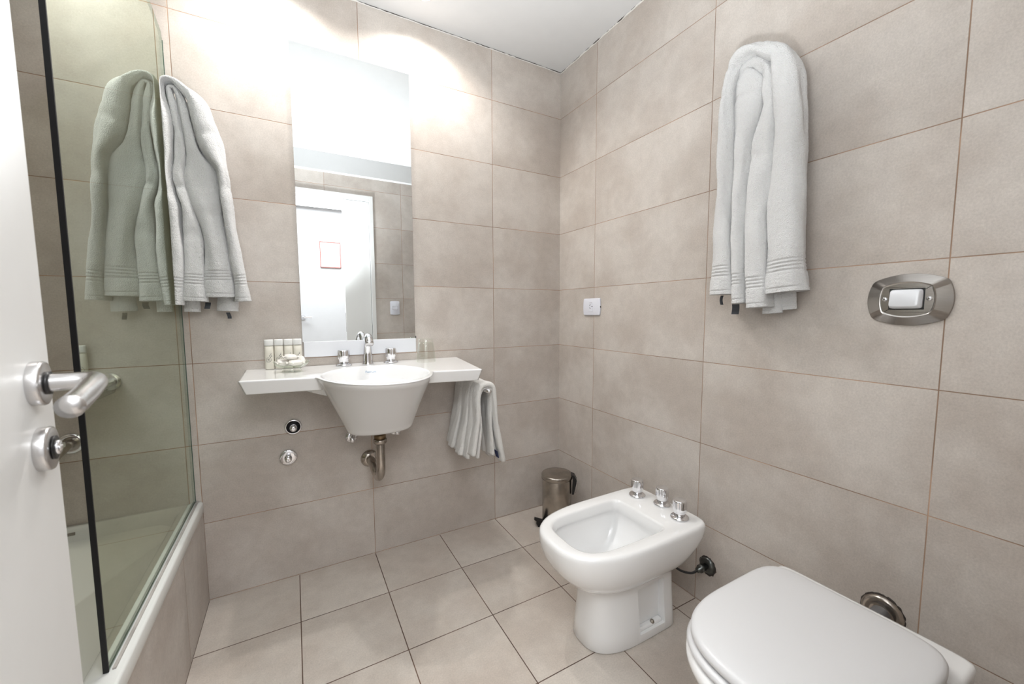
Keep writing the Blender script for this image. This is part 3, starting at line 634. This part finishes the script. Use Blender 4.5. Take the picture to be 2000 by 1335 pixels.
# towel rail under the right end of the basin and the towel over it
rail = thing('towel_rail', (-.585, 0, .748), 'chrome towel rail sticking out from the wall under the right end of the basin', 'towel rail')
bm = BM(); add_tube(bm, [(-.585, -.002, .748), (-.583, -.15, .750), (-.580, -.318, .752)], .0085, 24); obj('rail_tube', bm, M_chrome, rail)
bm = BM(); add_lathe(bm, (-.585, 0, .748), (0, -1, 0), [(.022, 0), (.022, .003), (.012, .008)], 30); obj('wall_rosette', bm, M_chrome, rail)
ht = thing('draped_towel', (-.585, -.17, .45), 'small white towel draped over the rail at the right end of the basin', 'towel')
bm = BM()
def drape(bm, y0, yw, left, right, th, sd, lean, off, n=90, ns=24, flare=.0):
    """strip going over the rail: left=(x,z) bottom, right=(x,z) bottom; yw width along the rail"""
    tx_, tz_ = -.582, .7585+off
    P = spline([(left[0], left[1], 0), (left[0]*.55+tx_*.45-.006, left[1]*.5+tz_*.5, .5), (tx_-.030-off*.55, tz_-.055, .8), (tx_-.020-off*.5, tz_-.008, .9), (tx_, tz_+.004, 1.), (tx_+.020+off*.5, tz_-.008, .9), (tx_+.028+off*.55, tz_-.055, .8), (right[0]*.55+tx_*.45+.006, right[1]*.5+tz_*.5, .5), (right[0], right[1], 0)], n)
    rings = []
    for i, p in enumerate(P):
        q0, q1 = P[max(i-1, 0)], P[min(i+1, n-1)]; a, b = q1[0]-q0[0], q1[1]-q0[1]; l = math.hypot(a, b) or 1; nx, nz = -b/l, a/l
        down = (tz_-p[1]); yc = y0+lean*down; ring = []
        ww = yw*(1+flare*down)
        fe = min(i, n-1-i)
        kk = 1-.28*math.exp(-((down-.17)/.006)**2)
        for j in range(ns):
            t_ = 2*PI*j/ns; cs, sn = math.cos(t_), math.sin(t_)
            u_ = math.copysign(abs(cs)**.8, cs)*ww/2; v_ = math.copysign(abs(sn)**.8, sn)*th/2*kk
            w_ = noise.noise(Vector((p[0]*9+cs+sd, p[1]*8, sn+sd)))*.006*min(1, down*6+.15)+noise.noise(Vector((u_*160+sd, p[1]*120, v_*160)))*.0012
            ring.append(Vector((p[0]+nx*(v_+w_*sn), yc+u_+w_*cs, p[1]+nz*(v_+w_*sn))))
        rings.append(ring)
    add_rings(bm, rings)
drape(bm, -.050, .062, (-.668, .478), (-.545, .47), .020, 1., -.03, .013, flare=.3)
drape(bm, -.098, .050, (-.676, .470), (-.540, .46), .022, 5., -.02, .014, flare=.2)
drape(bm, -.140, .050, (-.660, .462), (-.530, .44), .020, 9., -.0, .013, flare=.2)
drape(bm, -.184, .056, (-.668, .458), (-.520, .43), .024, 13., .02, .015, flare=.2)
drape(bm, -.226, .052, (-.650, .450), (-.515, .44), .022, 17., .03, .014, flare=.2)
drape(bm, -.272, .060, (-.640, .474), (-.500, .425), .024, 21., .05, .016, flare=.25)
drape(bm, -.262, .048, (-.612, .455), (-.545, .455), .016, 25., .05, .000, flare=.3)
obj('terry_cloth', bm, M_terry2, ht)
for (x, y, z, m_) in ((-.672, -.065, .478, M_tag), (-.532, -.255, .462, M_navy)):
    bm = BM(); add_rings(bm, [[Vector((x+a*.003+.004*k, y+b, z+.014-.016*k)) for a, b in ((0, 0), (1, 0), (1, -.028), (0, -.028))] for k in range(3)]); obj('care_label', bm, m_, ht, False)

# ================================================================== RIGHT WALL FITTINGS
# power outlet
yo, zo = -.277, 1.1065
t = thing('power_outlet', (0, yo, zo), 'white power outlet plate on the right wall near the corner', 'power outlet')
def square_walk(N, rc):
    out = []; per = N//4
    for k in range(4):
        for i in range(per):
            t = -1+2*(i+.5)/per; ex = max(0, abs(t)-(1-rc))/rc; d = rc*(1-math.sqrt(max(0, 1-ex*ex)))
            p = (1-d, t)
            for _ in range(k): p = (-p[1], p[0])
            out.append(p)
    return out
def plate_ring(hw, hh, bul, x, cy, cz, bulh=0, N=96):
    out = [Vector((x, cy+a*(hw+bul*(1-b*b)), cz+b*(hh+bulh*(1-a*a)))) for a, b in square_walk(N, .10)]
    return out
bm = BM(); add_rings(bm, [plate_ring(.0585, .0415, .004, -.0002, yo, zo), plate_ring(.0585, .0415, .004, -.005, yo, zo), plate_ring(.0565, .0395, .004, -.0082, yo, zo), plate_ring(.054, .037, .004, -.009, yo, zo)]); obj('cover_plate', bm, M_plast, t)
bm = BM(); add_box(bm, (-.0105, yo-.013, zo-.022), (-.0085, yo+.013, zo+.022)); o = obj('socket_module', bm, M_plast, t, False); bevel(o, .0006, 2)
def slot(cy, cz, a, l, w_=.0014):
    bm = BM(); add_box(bm, (-.0109, -l, -w_), (-.0102, l, w_)); bm.transform(Matrix.Translation((0, cy, cz)) @ Matrix.Rotation(a, 4, 'X')); obj('socket_slot', bm, M_slot, t, False)
slot(yo+.006, zo+.009, -.9, .0045); slot(yo+.006, zo-.006, .9, .0045); slot(yo-.009, zo+.0015, 0, .0045)
bm = BM(); add_box(bm, (-.0109, yo-.010, zo+.0195), (-.0102, yo+.010, zo+.0212)); obj('module_latch', bm, M_satin, t, False)
bm = BM(); add_box(bm, (-.006, yo-.0640, zo-.004), (-.002, yo-.0625, zo+.004)); obj('pry_notch', bm, M_slot, t, False)

# flush plate
yf, zf = -1.4285, 1.110
t = thing('flush_plate', (0, yf, zf), 'barrel-shaped satin metal flush plate with a large push button on the right wall', 'flush plate')
def barrel(hw, hh, bw, bh, x, N=160):
    out = [Vector((x, yf+a*(hw+bw*(1-b*b)), zf+b*(hh+bh*(1-a*a)))) for a, b in square_walk(N, .11)]
    return out
bm = BM(); add_rings(bm, [barrel(.0655, .046, .0115, .0155, -.0003), barrel(.0655, .046, .0115, .0155, -.004), barrel(.0645, .0452, .0115, .0153, -.0052), barrel(.0445, .0335, .006, .0095, -.0150), barrel(.0435, .0325, .006, .0095, -.0162), barrel(.0420, .0312, .006, .0095, -.0158), barrel(.041, .030, .006, .009, -.0148)])
o = obj('cover_plate', bm, M_plate, t); m = o.modifiers.new('e', 'EDGE_SPLIT'); m.split_angle = math.radians(24)
bm = BM(); add_box(bm, (-.0155, yf-.0315, zf-.0235), (-.0140, yf+.0315, zf+.0265)); obj('button_gap', bm, M_flat, t, False)
bm = BM()
def rrect(cy, cz, hw, hh, x, xs=0, N=48, e=9):
    return [Vector((x+xs*(math.copysign(abs(math.sin(q))**(2/e), math.sin(q))), cy+math.copysign(abs(math.cos(q))**(2/e), math.cos(q))*hw, cz+math.copysign(abs(math.sin(q))**(2/e), math.sin(q))*hh)) for q in [2*PI*(i+.5)/N for i in range(N)]]
add_rings(bm, [rrect(yf, zf+.0015, .0295, .0228, -.0145), rrect(yf, zf+.0015, .0292, .0225, -.0195, .0015), rrect(yf+.0015, zf+.003, .0262, .0195, -.0262, .003), rrect(yf+.0018, zf+.003, .0245, .0180, -.0272, .003)])
g = plain('satin_button', (.78, .80, .84), .42, .15); obj('push_button', bm, g, t)
for sgn in (-1, 1):
    bm = BM(); add_lathe(bm, (-.0146, yf+sgn*.0395, zf+.0015), (-1, 0, 0), [(.0052, 0), (.0052, .0012), (.0035, .0022), (.0001, .0023)], 24); s = obj('screw', bm, M_chrome, t)
    bm = BM(); add_box(bm, (-.0173, -.0040, -.0006), (-.0165, .0040, .0006)); bm.transform(Matrix.Translation((0, yf+sgn*.0395, zf+.0015)) @ Matrix.Rotation(.5*sgn, 4, 'X'))
    k = obj('screw_slot', bm, M_slot, s, False); k.matrix_parent_inverse = Matrix.Identity(4); 

# ================================================================== BIDET
bx, by, bz = -.09, -.839, .380
bid = thing('bidet', (-.35, by, 0), 'white ceramic bidet with an open bowl between the pedal bin and the toilet', 'bidet')
N = 120
def br(xf, xb, hw, z, nf=2.6, nb=9, split=.45):
    """ring from front x=xf to back x=xb, half width hw; front round, back square"""
    c = xb-(xb-xf)*split
    return sup((c, by, z), c-xf, hw, nf, N, xb-c, nb)
rings = [br(-.505, -.165, .101, .0015, 2.7, 10), br(-.508, -.163, .103, .005, 2.7, 10), br(-.503, -.166, .099, .06, 2.7, 10), br(-.496, -.168, .094, .13, 2.7, 10), br(-.496, -.168, .093, .175, 2.7, 9), br(-.498, -.170, .094, .196, 2.7, 9),
         br(-.512, -.170, .104, .209, 2.6, 8), br(-.545, -.158, .124, .227, 2.6, 7), br(-.577, -.142, .142, .250, 2.6, 7), br(-.603, -.124, .156, .278, 2.65, 7), br(-.619, -.106, .165, .308, 2.7, 8), br(-.627, -.095, .170, .336, 2.8, 9), br(-.629, -.090, .1715, .362, 2.8, 9),
         br(-.628, -.091, .1705, .371, 2.8, 9), br(-.624, -.094, .167, .3775, 2.8, 9), br(-.616, -.100, .160, .380, 2.8, 9)]
def bri(xf, xb, hw, z, nf=3.5, nb=9): return br(xf, xb, hw, z, nf, nb, .5)
rings += [bri(-.586, -.240, .126, .379), bri(-.581, -.244, .121, .377), bri(-.577, -.248, .117, .371), bri(-.574, -.250, .115, .352), bri(-.574, -.252, .115, .342), bri(-.584, -.250, .123, .334), bri(-.588, -.250, .126, .315), bri(-.583, -.262, .122, .28, 3.4, 8), bri(-.568, -.288, .112, .245, 3.2, 7), bri(-.54, -.32, .095, .222, 3.0, 6), bri(-.49, -.36, .06, .212, 2.6, 4)]
bm = BM(); add_rings(bm, rings)
body = obj('bidet_body', bm, M_cer, bid)
# recessed side panels with the fixing bolts
for sgn in (-1, 1):
    bm = BM(); pr = []
    y_out, y_in = by+sgn*.2, by+sgn*.072
    for yy in (y_out, y_in):
        k = 0 if yy == y_out else .006
        pr.append([Vector((a, yy, b)) for a, b in ((-.345+k, .024+k), (-.218-k, .024+k), (-.222-k, .192-k), (-.352+k, .188-k))])
    add_rings(bm, pr)
    me = bpy.data.meshes.new('cut'); bmesh.ops.recalc_face_normals(bm, faces=bm.faces); bm.to_mesh(me); bm.free()
    cut = bpy.data.objects.new('cut', me); COL.objects.link(cut)
    md = body.modifiers.new('cut', 'BOOLEAN'); md.object = cut; md.operation = 'DIFFERENCE'; md.solver = 'EXACT'
    bpy.context.view_layer.update(); dg = bpy.context.evaluated_depsgraph_get()
    nm = bpy.data.meshes.new_from_object(body.evaluated_get(dg)); body.modifiers.clear(); body.data = nm; nm.materials.clear(); nm.materials.append(M_cer)
    bpy.data.objects.remove(cut)
body.data.polygons.foreach_set('use_smooth', [True]*len(body.data.polygons))
m = body.modifiers.new('e', 'EDGE_SPLIT'); m.split_angle = math.radians(50)
bm = BM(); add_box(bm, (-.338, by-.092, .0245), (-.224, by-.070, .040)); o = obj('bolt_ledge', bm, M_cer, bid, False); bevel(o, .008, 3)
bm = BM(); add_lathe(bm, (-.27, by-.0865, .0405), (0, -.75, 1), [(.0075, 0), (.0075, .002), (.004, .006), (.0001, .0065)], 24); obj('fixing_bolt', bm, M_nickel, bid)
bt = thing('bidet_taps', (-.15, by, bz), 'three chrome taps in a row on the back of the bidet', 'taps')
for x, y in ((-.160, by+.096), (-.134, by), (-.160, by-.096)): tap_knob((x, y, bz), (0, 0, 1), 1.08, bt)
# supply hose and valve on the wall
t = thing('bidet_supply_valve', (0, -.938, .158), 'dark corroded supply valve with a thin hose on the right wall behind the bidet', 'valve')
bm = BM(); add_lathe(bm, (0, -.938, .158), (-1, 0, 0), [(.030, 0), (.0305, .003), (.026, .009), (.015, .013)], 36); obj('flange', bm, M_dull, t)
bm = BM(); add_lathe(bm, (-.010, -.938, .158), (-1, 0, 0), [(.011, 0), (.011, .02), (.014, .021), (.014, .034), (.009, .036), (.009, .048), (.0001, .0485)], 28); obj('valve_body', bm, M_dull, t)
bm = BM(); add_tube(bm, spline([(-.055, -.938, .158), (-.080, -.930, .150), (-.105, -.905, .153), (-.120, -.88, .168), (-.128, -.86, .19)], 24), .0042, 10); obj('hose', bm, M_black, t)
bm = BM()
random.seed(2)
add_rings(bm, [[Vector((xx, -.938+math.cos(q)*.0335*(1+.14*noise.noise(Vector((math.cos(q)*4, math.sin(q)*4, 1)))), .156+math.sin(q)*.0345*(1+.22*noise.noise(Vector((math.cos(q)*5, math.sin(q)*5, 3)))))) for q in [2*PI*k/40 for k in range(40)]] for xx in (-.0002, -.0010)])
obj('wall_hole_rim', bm, M_gap, t, False)

# ================================================================== TOILET
ty0 = -1.436
toi = thing('toilet', (-.40, ty0, 0), 'white toilet with closed lid in the lower right corner', 'toilet')
def tr_(xf, xb, hw, z, nf=2.6, nb=6, split=.5, N=120):
    c = xb-(xb-xf)*split
    return sup((c, ty0, z), c-xf, hw, nf, N, xb-c, nb)
rings = [tr_(-.52, -.16, .11, .001, 2.6, 8), tr_(-.522, -.158, .112, .006, 2.6, 8), tr_(-.50, -.16, .10, .08, 2.6, 7), tr_(-.505, -.165, .105, .16, 2.5, 6), tr_(-.54, -.175, .125, .22, 2.5, 6), tr_(-.59, -.18, .155, .29, 2.5, 7), tr_(-.636, -.182, .174, .35, 2.6, 8), tr_(-.650, -.180, .182, .38, 2.6, 8), tr_(-.650, -.178, .182, .390, 2.6, 8), tr_(-.644, -.180, .177, .3965, 2.6, 8), tr_(-.634, -.184, .170, .398, 2.6, 8),
         tr_(-.56, -.25, .11, .396, 2.4, 4), tr_(-.55, -.26, .10, .36, 2.3, 3), tr_(-.50, -.30, .07, .25, 2.2, 2.4), tr_(-.46, -.34, .04, .20, 2.2, 2.2)]
# back deck corners reach the wall side
bm = BM(); add_rings(bm, rings); obj('toilet_bowl', bm, M_cer, toi)
bm = BM(); add_rings(bm, [tr_(-.26, -.150, .172, .355, 9, 10), tr_(-.262, -.149, .1785, .366, 9, 10), tr_(-.262, -.149, .180, .392, 9, 10), tr_(-.258, -.152, .176, .3985, 9, 10), tr_(-.25, -.158, .170, .400, 9, 10)]); obj('back_deck', bm, M_cer, toi)
bm = BM(); rg = [tr_(-.632, -.232, .176, z, 2.75, 5.5) for z in (.4005,)]
rg = [tr_(-.632, -.236, .166, .4005, 2.75, 5.5), tr_(-.641, -.232, .173, .404, 2.75, 5.5), tr_(-.645, -.232, .175, .411, 2.75, 5.5), tr_(-.641, -.233, .170, .417, 2.75, 5.5), tr_(-.630, -.238, .163, .419, 2.75, 5.5)]
rin = [tr_(-.555, -.30, .105, .419, 2.2, 2.6), tr_(-.55, -.305, .10, .412, 2.2, 2.6), tr_(-.555, -.30, .105, .4005, 2.2, 2.6)]
rgs = rg+rin+[rg[0]]
add_rings(bm, rgs, False, False); bmesh.ops.remove_doubles(bm, verts=bm.verts, dist=1e-5); obj('seat_ring', bm, M_seat, toi)
bm = BM()
def lid(o_, z): return tr_(-.637+o_, -.226-o_*.8, .171-o_, z, 2.75, 6.5)
add_rings(bm, [lid(.010, .4215), lid(.003, .4235), lid(0, .427), lid(0, .434), lid(.003, .4395), lid(.008, .4425), lid(.016, .4440), lid(.06, .4450), lid(.12, .4455)]); obj('lid', bm, M_seat, toi)
for sgn in (-1, 1):
    bm = BM(); add_lathe(bm, (-.222, ty0+sgn*.08-.02, .412), (0, 1, 0), [(.010, 0), (.010, .04)], 20); obj('lid_hinge', bm, M_seat, toi)
t = thing('flush_pipe', (0, -1.425, .315), 'worn metal wall flange with pipe stub above the toilet lid', 'pipe flange')
bm = BM(); add_lathe(bm, (0, -1.425, .315), (-1, 0, 0), [(.043, 0), (.044, .003), (.041, .010), (.035, .013), (.028, .012), (.024, .010), (.021, .012)], 48); obj('flange', bm, M_rust, t)
bm = BM(); add_tube(bm, [(-.004, -1.425, .315), (-.08, -1.427, .315), (-.17, -1.43, .315)], .0195, 28); obj('pipe', bm, plain('grey_rubber_pipe', (.22, .22, .23), .4), t)
bm = BM(); add_rings(bm, [[Vector((xx, -1.425+math.cos(q)*.0455*(1+.06*noise.noise(Vector((math.cos(q)*5, math.sin(q)*5, 1)))), .3155+math.sin(q)*.0465*(1+.08*noise.noise(Vector((math.cos(q)*6, math.sin(q)*6, 3)))))) for q in [2*PI*k/60 for k in range(60)]] for xx in (-.0002, -.0008)]); obj('wall_hole_rim', bm, M_gap, t, False)

# ================================================================== PEDAL BIN
cx, cy = -.147, -.192
pb = thing('pedal_bin', (cx, cy, 0), 'small cylindrical metal pedal bin standing in the corner', 'bin')
bm = BM(); add_lathe(bm, (cx, cy, .012), (0, 0, 1), [(.072, 0), (.074, .001), (.074, .228), (.0735, .230)], 64); obj('bin_body', bm, M_nickel, pb)
bm = BM(); add_lathe(bm, (cx, cy, 0), (0, 0, 1), [(.0745, .001), (.0755, .003), (.0755, .013), (.074, .015)], 64); obj('base_ring', bm, M_black, pb)
bm = BM(); add_lathe(bm, (cx, cy, .2435), (0, 0, 1), [(.0775, 0), (.0785, .0005), (.0785, .018), (.0775, .0205), (.074, .0225), (.05, .0245), (.02, .0252), (.0001, .0253)], 72); obj('bin_lid', bm, M_nickel, pb)
hd = Vector((.80, -.60, 0)).normalized()
def radial(bm): bm.transform(Matrix.Translation((cx, cy, 0)) @ Matrix.Rotation(math.atan2(hd.y, hd.x), 4, 'Z')); return bm
bm = BM(); add_rings(bm, [[Vector((.070, -w_, .268)), Vector((.088, -w_, .262)), Vector((.100, -w_, .240)), Vector((.098, -w_, .222)), Vector((.086, -w_, .165)), Vector((.076, -w_, .165)), Vector((.080, -w_, .235)), Vector((.0785, -w_, .258))] for w_ in (-.021, .021)])
o = obj('hinge_bracket', radial(bm), M_black, pb, False); bevel(o, .002, 2)
bm = BM(); add_tube(bm, spline([(.100, -.019, .236), (.106, -.018, .225), (.104, -.016, .19), (.096, -.012, .172)], 14), .0016, 8); obj('wire_handle', radial(bm), M_chrome, pb)
bm = BM()
add_rings(bm, [[Vector((x_, y_, z_+h)) for x_, y_, z_ in ((-.072, -.016, .018), (-.112, -.024, .030), (-.120, .0, .033), (-.112, .024, .030), (-.072, .016, .018))] for h in (0, .005)])
add_rings(bm, [[Vector((x_, y_, h)) for x_, y_ in ((-.060, -.016), (-.104, -.018), (-.104, .018), (-.060, .016))] for h in (.001, .008)])
hd = Vector((.95, -.29, 0)).normalized()
pdl = obj('pedal', radial(bm), M_black, pb, False)

# ================================================================== SEEN IN THE MIRROR
ys, zs = -1.8, 1.12
t = thing('light_switch', (-.497, ys, zs), 'white light switch on the door wall, seen in the mirror', 'light switch')
bm = BM(); rg = [[Vector((p.y, ys+d, p.z)) for p in plate_ring(hw, .057+dh, 0, 0, -.497, zs, .004)] for hw, d, dh in ((.040, .0003, 0), (.040, .006, 0), (.038, .009, -.002))]; add_rings(bm, rg); obj('cover_plate', bm, M_plast, t)
bm = BM(); add_box(bm, (-.519, ys+.0088, zs-.013), (-.475, ys+.0125, zs+.013)); o = obj('rocker', bm, M_plast, t, False); bevel(o, .001, 2)
bm = BM(); add_box(bm, (-.521, ys+.0086, zs-.015), (-.473, ys+.0092, zs+.015)); obj('rocker_gap', bm, M_satin, t, False)
t = thing('framed_print', (-.90, -3.0, 1.70), 'framed print with a thin red frame on the hallway wall, seen in the mirror', 'picture')
bm = BM(); x0, x1, z0, z1 = -1.003, -.80, 1.565, 1.838
for a, b in (((x0, -2.999, z0), (x1, -2.985, z0+.006)), ((x0, -2.999, z1-.006), (x1, -2.985, z1)), ((x0, -2.999, z0), (x0+.006, -2.985, z1)), ((x1-.006, -2.999, z0), (x1, -2.985, z1))): add_box(bm, a, b)
obj('picture_frame', bm, M_redframe, t, False)
obj('paper', box((x0+.005, -2.998, z0+.005), (x1-.005, -2.990, z1-.005)), M_paper, t, False)
random.seed(11); bm = BM()
for k in range(46):
    a = random.gauss(0, .024); b = random.gauss(0, .020); r = random.uniform(.0015, .004)
    for sg in (-1, 1): add_lathe(bm, (-.9015+sg*a, -2.9902, 1.72+b), (0, 1, 0), [(r, 0), (r, .0006)], 8)
obj('faint_drawing', bm, M_printp, t, False)
t = thing('hallway_door_handle', (-1.19, -3.0, 1.03), 'metal knob on the white hallway wall, at the left edge of the mirror', 'door handle')
bm = BM(); add_lathe(bm, (-1.19, -3.0, 1.03), (0, 1, 0), [(.026, .0003), (.026, .006), (.011, .009), (.011, .035), (.0001, .036)], 32); obj('rose', bm, M_chrome, t)
bm = BM(); add_tube(bm, spline([(-1.19, -2.966, 1.03), (-1.18, -2.955, 1.03), (-1.15, -2.952, 1.03), (-1.11, -2.952, 1.03)], 16), .009, 16); obj('lever', bm, M_chrome, t)

# ceiling downlights
for i, (x, y) in enumerate(SPOTS):
    t = thing('ceiling_downlight', (x, y, ZC), ('right' if i == 0 else 'left')+' recessed ceiling downlight above the mirror', 'ceiling light', 'downlights above the mirror')
    bm = BM(); add_lathe(bm, (x, y, ZC-.0005), (0, 0, -1), [(.040, 0), (.040, .003), (.036, .005), (.030, .003), (.029, .0005)], 40); obj('trim_ring', bm, M_chrome, t)
    bm = BM(); add_lathe(bm, (x, y, ZC-.0008), (0, 0, -1), [(.028, 0), (.028, .002), (.0001, .0022)], 32); obj('lamp_face', bm, M_glow, t)
